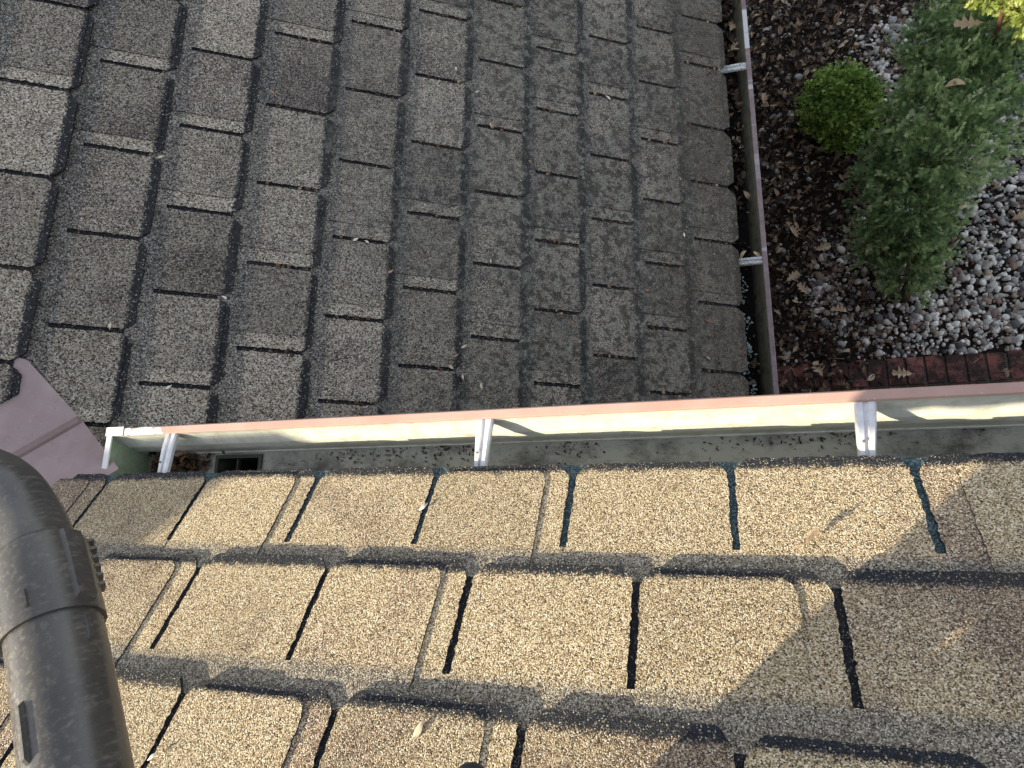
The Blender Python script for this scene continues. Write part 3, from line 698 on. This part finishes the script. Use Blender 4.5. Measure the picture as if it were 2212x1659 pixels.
one_leaf((1.06, 3.47, .63), .06, 2.0, .8, 'brown dead leaf on the right side of the round green shrub', GS, shape=8)
one_leaf((1.42, 1.85, .42), .10, 1.9, .84, 'rust brown leaf hanging at the lowest tip of the blue green conifer', GS, shape=2)

# ------------------------------------------------------------------ leaves in the lower gutter
GG = 'leaves lying in the dirty gutter'
labs = ['tan leaf standing in the dirty gutter beyond the first strap', 'orange star leaf against the brown lip of the dirty gutter', 'dark curled leaf beside the farther strap of the dirty gutter', 'brown leaf tucked under the shingle edge in the dirty gutter']
for k, (x, y) in enumerate([(.153, 2.546), (.191, 2.425), (.171, 2.205), (.154, 2.12), (.159, 2.475), (.141, 2.076), (.147, 1.94), (.149, 1.87), (.14, 1.82), (.15, 1.305), (.175, 1.30), (.19, 2.657), (.15, .692), (.155, .819)]):
    tn = [.93, .96, .55, .7, .5, .75, .9, .93, .9, .97, .97, .8, .85, .6][k]
    lab = 'pale curled leaf resting on the nearer strap of the dirty gutter' if k in (9, 10) else 'dead brown leaf lying in the black sludge of the dirty gutter'
    one_leaf((x, y, Z0-2.98+(.07 if k in (9, 10) else .012)), [.075, .06, .08, .05, .07, .06, .035, .03, .03, .05, .045, .07, .04, .05][k], 1.2+k*1.7, tn, lab, GG, rx=.3, ry=.2, shape=k % 13, name='dead_leaf')
ms = []; ts = []
for i in range(1500):
    y = rng.uniform(.3, 4.3); x = rng.uniform(.10, .185) if rng.random() < .8 else rng.uniform(.09, .2)
    if y < 1.6 and rng.random() < .75: continue
    s_ = rng.uniform(.01, .05) if y > 1.6 else rng.uniform(.008, .025)
    ms.append(m4(rotm(rng.normal(0, .6), rng.normal(0, .6), rng.uniform(0, 6.28)), (s_,)*3, (x, y, Z0-3.004+rng.uniform(0, .02)))); ts.append((rng.beta(1.4, 1.8), 0, 0))
o = scatter_mesh('leaf_debris', tv, tf, ms, ts, M_leaf); tag(o, 'rotting dark leaf debris filling the dirty gutter', kind='stuff')
M_lichp = plain('pale lichen', (.42, .52, .50), .95, .1, 90, .4)
ms = []; ts = []
for i in range(170):
    y = rng.choice([1.17, 1.08, .98, .93, .88, .84, .76, .66, .50]) + rng.normal(0, .022)
    ms.append(m4(rotm(rng.normal(0, .5), rng.normal(0, .5), rng.uniform(0, 6)), (rng.uniform(.002, .006), rng.uniform(.002, .009), .002), (.122+rng.normal(0, .009)+.012*math.sin(y*40), y, Z0-2.915-rng.uniform(0, .05)))); ts.append((.5, 0, 0))
o = scatter_mesh('lichen', peb[:3], [if_]*3, ms, ts, M_lichp, smooth=True); tag(o, 'crusts of pale blue green lichen under the shingle edge of the dirty gutter', kind='stuff')

# debris in the upper gutter ------------------------------------------
ms = []; ts = []
for i in range(640):
    if i < 520: x = -1.60+abs(rng.normal(0, .10)); y = rng.uniform(.13, .235)
    else: x = rng.uniform(-1.45, 1.2); y = .235-abs(rng.normal(0, .018))
    if holex[0] < x < holex[1] and y < holey[1]+.008: continue
    s_ = rng.uniform(.012, .034) if i < 520 else rng.uniform(.002, .008)
    z = -1.502+(max(0, .035-.17*abs(x+1.60)) if i < 520 else .001)*rng.random()
    ms.append(m4(rotm(rng.normal(0, .5), rng.normal(0, .4), rng.uniform(0, 6.28)), (s_,)*3, (x, y, Z0+z))); ts.append((rng.beta(2, 2), 0, 0))
M_pod = leafmat('brown pods', [(0, (.02, .012, .008)), (.4, (.06, .035, .022)), (.8, (.16, .09, .055)), (1, (.40, .28, .18))])
o = scatter_mesh('leaf_debris', [q[0] for q in sv]+[tw], [q[1] for q in sv]+[twf], ms, ts, M_pod); tag(o, 'brown pods and leaf scraps heaped in the corner of the pale gutter', kind='stuff')
ms = []; ts = []
for i in range(420):
    x = rng.choice([-.95, -.80, -.70, -.62, -.33, .05, .2])+rng.normal(0, .05); y = .236-abs(rng.normal(0, .022))
    ms.append(m4(rotm(rng.normal(0, .5), rng.normal(0, .4), rng.uniform(0, 6.28)), (rng.uniform(.003, .011),)*3, (x, y, Z0-1.5035))); ts.append((rng.beta(2, 3), 0, 0))
o = scatter_mesh('crumbs', [tw, sv[0][0], sv[2][0]], [twf, sv[0][1], sv[2][1]], ms, ts, M_pod); tag(o, 'reddish crumbs and grit lining the floor of the pale gutter', kind='stuff')

# ------------------------------------------------------------------ winged seeds on the roofs
M_seed, n, bs = mat('dry seed', .6, .3); t = attr(n)
n.links.new(ramp(n, t[0], [(0, (.13, .045, .02)), (.5, (.36, .19, .10)), (.8, (.55, .42, .27)), (1, (.72, .68, .58))]), bs.inputs['Base Color'])
def seedmesh(tone, seed):
    r = np.random.default_rng(seed); xs = np.linspace(0, 1, 8); ww = np.array([.03, .05, .10, .15, .17, .15, .09, .0])*r.uniform(.8, 1.3)
    v = [(x, s_*q+.05*math.sin(x*3), .06*(1-s_*s_)+.08*math.sin(x*4+seed)*r.uniform(.5, 1)+.05) for s_ in (-1, 0, 1) for x, q in zip(xs, ww)]
    v += [(x, s_*q*.98+.05*math.sin(x*3), -.02+.03) for s_ in (-1, 0, 1) for x, q in zip(xs, ww)]
    f = [(a*8+i, a*8+i+1, a*8+9+i, a*8+8+i) for a in (0, 1) for i in range(7)]
    mb = MB(); mb.mesh([(a*.022, b_*.022, c_*.022) for a, b_, c_ in v], f, (tone, 0, 0)); return mb
seeds = []
for k, tn in enumerate([.98, .85, .6, .25, .92, .5]):
    o = seedmesh(tn, k).build('winged_seed', M_seed, smooth=True); seeds.append(o)
used = set()
def put_seed(P3, nrm, a, b_, kind, rot, sc, lab, grp, h=.003):
    src = seeds[kind]
    if kind in used: o = src.copy(); C.objects.link(o)
    else: o = src; used.add(kind)
    o.location = P3(a, b_, h); o.rotation_euler = (nrm.to_track_quat('Z', 'Y').to_matrix() @ Matrix.Rotation(rot, 3, 'Z')).to_euler(); o.scale = (sc,)*3
    tag(o, lab, 'seed', grp)
SL = [(1.883, 0.427), (1.815, 0.528), (1.62, -0.275), (1.656, 0.581), (1.281, -0.581), (1.93, 1.101), (1.302, 1.466), (1.079, 0.091), (1.073, 0.112), (1.053, 0.596), (0.973, 0.225), (0.795, -0.344), (0.639, -0.654), (0.714, 0.511), (0.626, 0.441), (0.545, 0.573), (0.675, 0.481), (0.772, 1.535), (0.576, 0.502), (0.475, -0.454), (0.937, 1.541)]
kd = [0, 1, 5, 1, 1, 0, 0, 0, 0, 1, 2, 0, 1, 1, 1, 1, 2, 2, 1, 0, 3]
for k, ((y, v), q) in enumerate(zip(SL, kd)):
    lab = 'pale winged seed lying on the grey shaded shingles' if q in (0, 1) else 'rusty brown winged seed lying on the grey shaded shingles'
    put_seed(low, N2, -y, v, q, (k*2.1) % 6.28, random.uniform(.8, 1.3)*(1.0 if v < 1 else 1.3), lab, 'winged seeds on the grey shingles' if q in (0, 1) else 'rusty seeds on the grey shingles')
random.seed(5)
for k in range(34):
    v = random.uniform(-.2, 1.7)*.6+.6; y = random.uniform(.5, 2.4); q = random.choice([2, 3, 3, 5, 2])
    put_seed(low, N2, -y, v, q, random.uniform(0, 6.28), random.uniform(.4, .9), 'rusty brown winged seed lying on the grey shaded shingles', 'rusty seeds on the grey shingles', .0035)
put_seed(near, N1, -.611, .804, 0, .9, 1.1, 'white seed lying across a slot of the tan shingles near the long gutter', 'seeds on the tan shingles')
put_seed(near, N1, -.947, .273, 0, .9, .9, 'white seed fragment in a black slot beside the blower tube', 'seeds on the tan shingles')
put_seed(near, N1, -.479, .371, 1, 1.2, 1.6, 'thin tan seed blade lying on the tan shingles at the bottom centre', 'seeds on the tan shingles')
one_leaf(near(.148, .730, .004), .030, .3, .86, 'small curled tan leaf standing on the tan shingles under the middle strap', 'seeds on the tan shingles', rx=.8, shape=8, name='dead_leaf', nrm=N1)
ms = []; ts = []
slots_all = [(-y, v-.03-.18*random.random()) for v, ss in zip(LB, LS) for y, _ in ss if v > -.1 for r_ in range(int(3+5*random.random()))]
for a, v in slots_all:
    p = low(a+random.gauss(0, .004), v, -.003); ms.append(m4(np.array(N2.to_track_quat('Z', 'Y').to_matrix())@rotm(0, 0, random.uniform(0, 6)), (random.uniform(.003, .008),)*3, tuple(p))); ts.append((random.uniform(.3, 1), 0, 0))
for i in range(500):
    v = 1.74-abs(random.gauss(0, .28)); p = low(-random.uniform(.3, 3.2), v, .0005); ms.append(m4(np.array(N2.to_track_quat('Z', 'Y').to_matrix())@rotm(0, 0, random.uniform(0, 6)), (random.uniform(.002, .005),)*3, tuple(p))); ts.append((random.uniform(.45, 1), 0, 0))
o = scatter_mesh('crumbs', peb[:2]+[sv[1][0]], [if_]*2+[sv[1][1]], ms, ts, M_pod); tag(o, 'orange brown crumbs in the slots of the grey shingles and along their eave', kind='stuff')

# ------------------------------------------------------------------ leaf blower tube
M_tube, n, bs = mat('scuffed black plastic tube', .36, .55); c = coord(n)
sc1 = noise(n, c, 9, 4, .6); mpt = nd(n, 'ShaderNodeMapping'); mpt.inputs['Scale'].default_value = (1, 1, .25); mpt.inputs['Rotation'].default_value = (0, 0, .7); n.links.new(c, mpt.inputs[0])
sc2 = noise(n, mpt.outputs[0], 260, 3, .7)
v_ = nd(n, 'ShaderNodeTexVoronoi', Scale=38.0, _feature='DISTANCE_TO_EDGE'); n.links.new(c, v_.inputs['Vector'])
col = ramp(n, sc1, [(.3, (.034, .033, .036)), (.7, (.082, .074, .064))])
col = mixc(n, math_(n, 'MULTIPLY', step(n, sc2, .52, .75), .38), col, (.28, .25, .20))
n.links.new(col, bs.inputs['Base Color']); n.links.new(ramp(n, sc2, [(.35, (.26,)*3), (.75, (.5,)*3)]), bs.inputs['Roughness'])
TP = [(-0.2923,-0.2675,-0.3082),(-0.3298,-0.2379,-0.3260),(-0.3682,-0.1962,-0.3404),(-0.4123,-0.1466,-0.3564),(-0.4527,-0.0913,-0.3666),(-0.4829,-0.0514,-0.3734),(-0.5136,-0.0156,-0.3810),(-0.5457,0.0093,-0.3911),(-0.5856,0.0365,-0.3979),(-0.6382,0.0536,-0.4085),(-0.7189,0.0646,-0.4276),(-0.8178,0.0667,-0.4484)]
TP = [Vector(p)+ZZ for p in TP]
def cr(t):
    i = max(1, min(len(TP)-3, int(t))); u = t-i; p0, p1, p2, p3 = TP[i-1], TP[i], TP[i+1], TP[i+2]
    return .5*((2*p1)+(p2-p0)*u+(2*p0-5*p1+4*p2-p3)*u*u+(3*p1-p0-3*p2+p3)*u**3)
def frame(t):
    p = cr(t); d = (cr(t+.02)-cr(t-.02)).normalized(); tocam = (ZZ-p); b_ = (tocam-d*tocam.dot(d)).normalized(); a = d.cross(b_).normalized(); return p, d, a, b_
def on_tube(t, ang, r): p, d, a, b_ = frame(t); return p+(a*math.sin(ang)+b_*math.cos(ang))*r      # ang 0 faces the camera
def sweep(mb, t0, t1, rf, nseg, seg=56, caps=True):
    rings = [[on_tube(t0+(t1-t0)*i/nseg, 2*math.pi*k/seg, rf(t0+(t1-t0)*i/nseg)) for k in range(seg)] for i in range(nseg+1)]
    vs = [q for r in rings for q in r]; fs = [(i*seg+k, i*seg+(k+1) % seg, (i+1)*seg+(k+1) % seg, (i+1)*seg+k) for i in range(nseg) for k in range(seg)]
    mb.mesh(vs, fs)
bl = empty('leaf_blower', TP[3]); tag(bl, 'scuffed black plastic leaf blower tube held over the roof at the left edge', 'leaf blower')
mb = MB(); sweep(mb, 1.0, 4.93, lambda t: .0305, 30); mb.build('lower_tube', M_tube, bl, True)
mb = MB(); sweep(mb, 5.45, 9.99, lambda t: .0272-.0008*(t-5), 40); sweep(mb, 9.95, 9.99, lambda t: .001, 1); mb.build('nozzle', M_tube, bl, True)
mb = MB(); sweep(mb, 4.55, 6.02, lambda t: .0328 if t < 5.9 else .0328-(t-5.9)*.045, 24)
rr = [[on_tube(4.55, 2*math.pi*k/56, q) for k in range(56)] for q in (.0328, .0300)]
mb.mesh(rr[0]+rr[1], [(k, (k+1) % 56, 56+(k+1) % 56, 56+k) for k in range(56)]); mb.build('collar', M_tube, bl, True)
def pad(mb, t0, t1, a0, a1, r0, hgt, nn=10, na=5):
    P_ = []
    for i in range(nn+1):
        for j in range(na+1):
            t = t0+(t1-t0)*i/nn; a = a0+(a1-a0)*j/na; e = (1 if 0 < j < na else 0)*(1 if 0 < i < nn else 0); P_.append(on_tube(t, a, r0+hgt*e-(1-e)*.002))
    mb.mesh(P_, [(i*(na+1)+j, i*(na+1)+j+1, (i+1)*(na+1)+j+1, (i+1)*(na+1)+j) for i in range(nn) for j in range(na)])
mb = MB(); pad(mb, 4.62, 5.95, .42, 1.0, .0320, .0045, 14, 6); mb.build('lug', M_tube, bl)
for t0, t1, a0, a1 in ((4.02, 4.45, .55, .75), (3.05, 3.7, -.95, -.80), (4.70, 5.05, -.42, -.34)):
    mb = MB(); pad(mb, t0, t1, a0, a1, .0305 if t0 < 4.5 else .032, .003, 8, 4); mb.build('marker_rib', M_tube, bl)
for side in (-1, 1):
    for k in range(6):
        t = 4.95+k*.17+(.12 if side > 0 else 0); mb = MB(); pad(mb, t, t+.10, side*(1.05 if side < 0 else 1.45), side*(1.65 if side < 0 else 1.9), .0320, .0045, 4, 8); mb.build('grip_ridge', M_tube, bl)

# ------------------------------------------------------------------ the photographer, crouching up the slope behind the frame
def skinned(name, verts, edges, radii, M, parent=None, root=0, sub=2):
    me = bpy.data.meshes.new(name); me.from_pydata([tuple(v) for v in verts], edges, []); me.materials.append(M)
    o = bpy.data.objects.new(name, me); C.objects.link(o)
    md = o.modifiers.new('skin', 'SKIN'); md.use_smooth_shade = True
    for k, r in enumerate(radii):
        sv_ = me.skin_vertices[0].data[k]; sv_.radius = (r, r); sv_.use_root = (k == root)
    m2 = o.modifiers.new('sub', 'SUBSURF'); m2.levels = sub; m2.render_levels = sub
    if parent: o.parent = parent
    return o
W3 = lambda x, y, z: ZZ+Vector((x, y, z))
J = dict(pel=W3(-.02, -.90, -.36), ch=W3(-.02, -.84, -.02), nk=W3(-.01, -.74, .16), hd=W3(0, -.68, .28), top=W3(.0, -.66, .36),
         hl=W3(-.18, -.90, -.44), kl=W3(-.56, -.46, -.50), al=W3(-.35, -.52, -.80), tl=W3(-.25, -.42, -.895),
         hr=W3(.02, -.90, -.44), kr=W3(-.30, -.50, -.735), ar=W3(-.05, -.86, -.56), tr=W3(-.02, -.98, -.50),
         sl=W3(-.19, -.80, .06), el=W3(-.84, -.62, -.16), wl=W3(-.92, -.47, -.44), fl=W3(-.87, -.42, -.52),
         sr=W3(.17, -.80, .06), er=W3(.26, -.52, -.10), wr=W3(.10, -.28, -.12), fr=W3(.06, -.20, -.14))
nm = list(J); ix = {k: i for i, k in enumerate(nm)}
ed = [('pel', 'ch'), ('ch', 'nk'), ('nk', 'hd'), ('hd', 'top'), ('pel', 'hl'), ('hl', 'kl'), ('kl', 'al'), ('al', 'tl'), ('pel', 'hr'), ('hr', 'kr'), ('kr', 'ar'), ('ar', 'tr'),
      ('ch', 'sl'), ('sl', 'el'), ('el', 'wl'), ('wl', 'fl'), ('ch', 'sr'), ('sr', 'er'), ('er', 'wr'), ('wr', 'fr')]
rad = dict(pel=.13, ch=.13, nk=.055, hd=.085, top=.06, hl=.09, kl=.060, al=.055, tl=.03, hr=.09, kr=.135, ar=.085, tr=.03, sl=.055, el=.05, wl=.045, fl=.045, sr=.055, er=.04, wr=.028, fr=.03)
M_skin = plain('skin', (.52, .33, .24), .55, .3, 20, .1); M_jean = plain('dark trousers', (.03, .035, .05), .9, .2, 120, .3, .2); M_jack = plain('dark jacket', (.045, .045, .05), .9, .2, 80, .3, .2)
M_glove = plain('dark glove', (.035, .037, .045), .55, .4, 160, .45, .3); M_boot = plain('work boot', (.07, .045, .03), .7, .3, 60, .4)
pp = skinned('person', [J[k] for k in nm], [(ix[a], ix[b_]) for a, b_ in ed], [rad[k] for k in nm], M_skin)
tag(pp, 'photographer crouching in dark work clothes, a gloved fingertip showing at the bottom edge', 'person')
def cloth(name, keys, edges, add, M):
    o = skinned(name, [J[k] for k in keys], [(keys.index(a), keys.index(b_)) for a, b_ in edges], [rad[k]+add+(.03 if k == 'pel' else 0) for k in keys], M, pp)
cloth('trousers', ['pel', 'hl', 'kl', 'al', 'hr', 'kr', 'ar'], [('pel', 'hl'), ('hl', 'kl'), ('kl', 'al'), ('pel', 'hr'), ('hr', 'kr'), ('kr', 'ar')], .018, M_jean)
cloth('jacket', ['ch', 'pel', 'nk', 'sl', 'el', 'wl', 'sr', 'er', 'wr'], [('ch', 'pel'), ('ch', 'nk'), ('ch', 'sl'), ('sl', 'el'), ('el', 'wl'), ('ch', 'sr'), ('sr', 'er'), ('er', 'wr')], .02, M_jack)
hk = Vector((-.27, -.62, Z0-1.227+.7107*.62+.045)); md_ = Vector((-.255, -.50, Z0-1.227+.7107*.50+.045)); te = Vector((-.24, -.385, Z0-1.227+.7107*.385+.035))
skinned('boot', [md_, hk, te, J['al']+Vector((0, 0, .05))], [(0, 1), (0, 2), (1, 3)], [.05, .045, .042, .062], M_boot, pp)
skinned('boot', [J['ar'], J['tr'], J['tr']+Vector((.02, -.10, .09))], [(0, 1), (1, 2)], [.055, .045, .035], M_boot, pp)
# gloved hand that steadies the phone: palm below the frame, five separate bent fingers
F0 = Vector((R[2][0], R[2][1], R[2][2])); RX = Vector((R[0][0], R[0][1], R[0][2])); DY = Vector((R[1][0], R[1][1], R[1][2]))
def cp_(x, y, d): return ZZ+RX*((x-1106)/1396.93*d)+DY*((y-829.5)/1396.93*d)+F0*d
palm = [cp_(1120, 2350, .26), cp_(1180, 2700, .24)]
fingers = [([(1150, 2250, .27), (1060, 2020, .29), (1022, 1820, .30), (1016, 1645, .30)], [.011, .010, .0100, .0100]),
           ([(1230, 2280, .27), (1200, 2060, .27), (1170, 1960, .25), (1150, 1930, .22)], [.011, .009, .0085, .008]),
           ([(1310, 2300, .26), (1310, 2100, .26), (1280, 2000, .24), (1260, 1980, .21)], [.010, .009, .0085, .008]),
           ([(1390, 2350, .26), (1400, 2180, .25), (1370, 2080, .23), (1350, 2060, .20)], [.009, .008, .0075, .007]),
           ([(1020, 2500, .25), (900, 2380, .25), (860, 2260, .24), (850, 2180, .23)], [.012, .010, .0095, .009])]
vs = [cp_(1200, 2500, .25), cp_(1260, 2900, .24), J['wr']]; es = [(0, 1), (1, 2)]; rr_ = [.026, .026, .03]
for fp, fr_ in fingers:
    o_ = len(vs); vs += [cp_(*q) for q in fp]; rr_ += fr_; es += [(0, o_)]+[(o_+i, o_+i+1) for i in range(3)]
skinned('glove', vs, es, rr_, M_glove, pp, sub=2)

M_ch = M_brick
chm = empty('shade_chimney', (-4.4, -2.1, Z0-.5)); tag(chm, 'square brick chimney added outside the frame to shade the left end of the shingles', 'shade_chimney')  # unseen stack, added so its shadow falls on the near roof's left end
mb = MB(); mb.box(ZZ+Vector((-4.75, -2.75, -.8)), (.55, 0, 0), (0, 1.15, 0), (0, 0, 1.62)); mb.build('stack', M_ch, chm)
mb = MB(); mb.box(ZZ+Vector((-4.79, -2.79, .82)), (.63, 0, 0), (0, 1.23, 0), (0, 0, .05)); mb.build('cap', bpy.data.materials['gritty mortar'], chm)
# one label for each look-alike
NTH = ['first', 'second', 'third', 'fourth', 'fifth', 'sixth', 'seventh', 'eighth', 'ninth', 'tenth', 'eleventh', 'twelfth', 'thirteenth']
ss_ = [o for o in S.objects if o.name.startswith('winged_seed') and 'grey shingles' in o.get('group', '')]
by = {}
for o in ss_:
    q = o.location-ZZ; v = q.dot(D2); k = next((i for i, b_ in enumerate(LB[::-1]) if v > b_-.26), 10)
    by.setdefault((k, o['group']), []).append(o)
for (k, g_), L_ in by.items():
    L_.sort(key=lambda o: o.location.y); col_ = 'pale' if 'winged' in g_ else 'rusty'
    for i, o in enumerate(L_): o['label'] = '%s seed, %s from the pale gutter, on the %s shingle course above the dirty gutter' % (col_, NTH[min(i, 12)], NTH[min(k, 12)])
L_ = sorted([o for o in S.objects if o.get('group') == GG and 'sludge' in o.get('label', '')], key=lambda o: o.location.y)
for i, o in enumerate(L_): o['label'] = 'dead brown leaf in the dirty gutter, %s counted from the pale gutter' % NTH[i]
L_ = [o for o in S.objects if o.get('label', '').startswith('pale curled leaf resting')]
L_[0]['label'] = 'larger pale curled leaf resting on the nearer strap of the dirty gutter'; L_[1]['label'] = 'smaller pale leaf on the nearer strap of the dirty gutter, beside the lip'
L_ = sorted([o for o in S.objects if o.get('label', '').startswith('tan oak leaf resting')], key=lambda o: o.location.y)
for i, o in enumerate(L_): o['label'] = 'tan oak leaf on the dark litter, %s counted away from the brick edging' % NTH[i]
for o in S.objects:
    if o.name.startswith('winged_seed') and 'label' not in o: bpy.data.objects.remove(o)
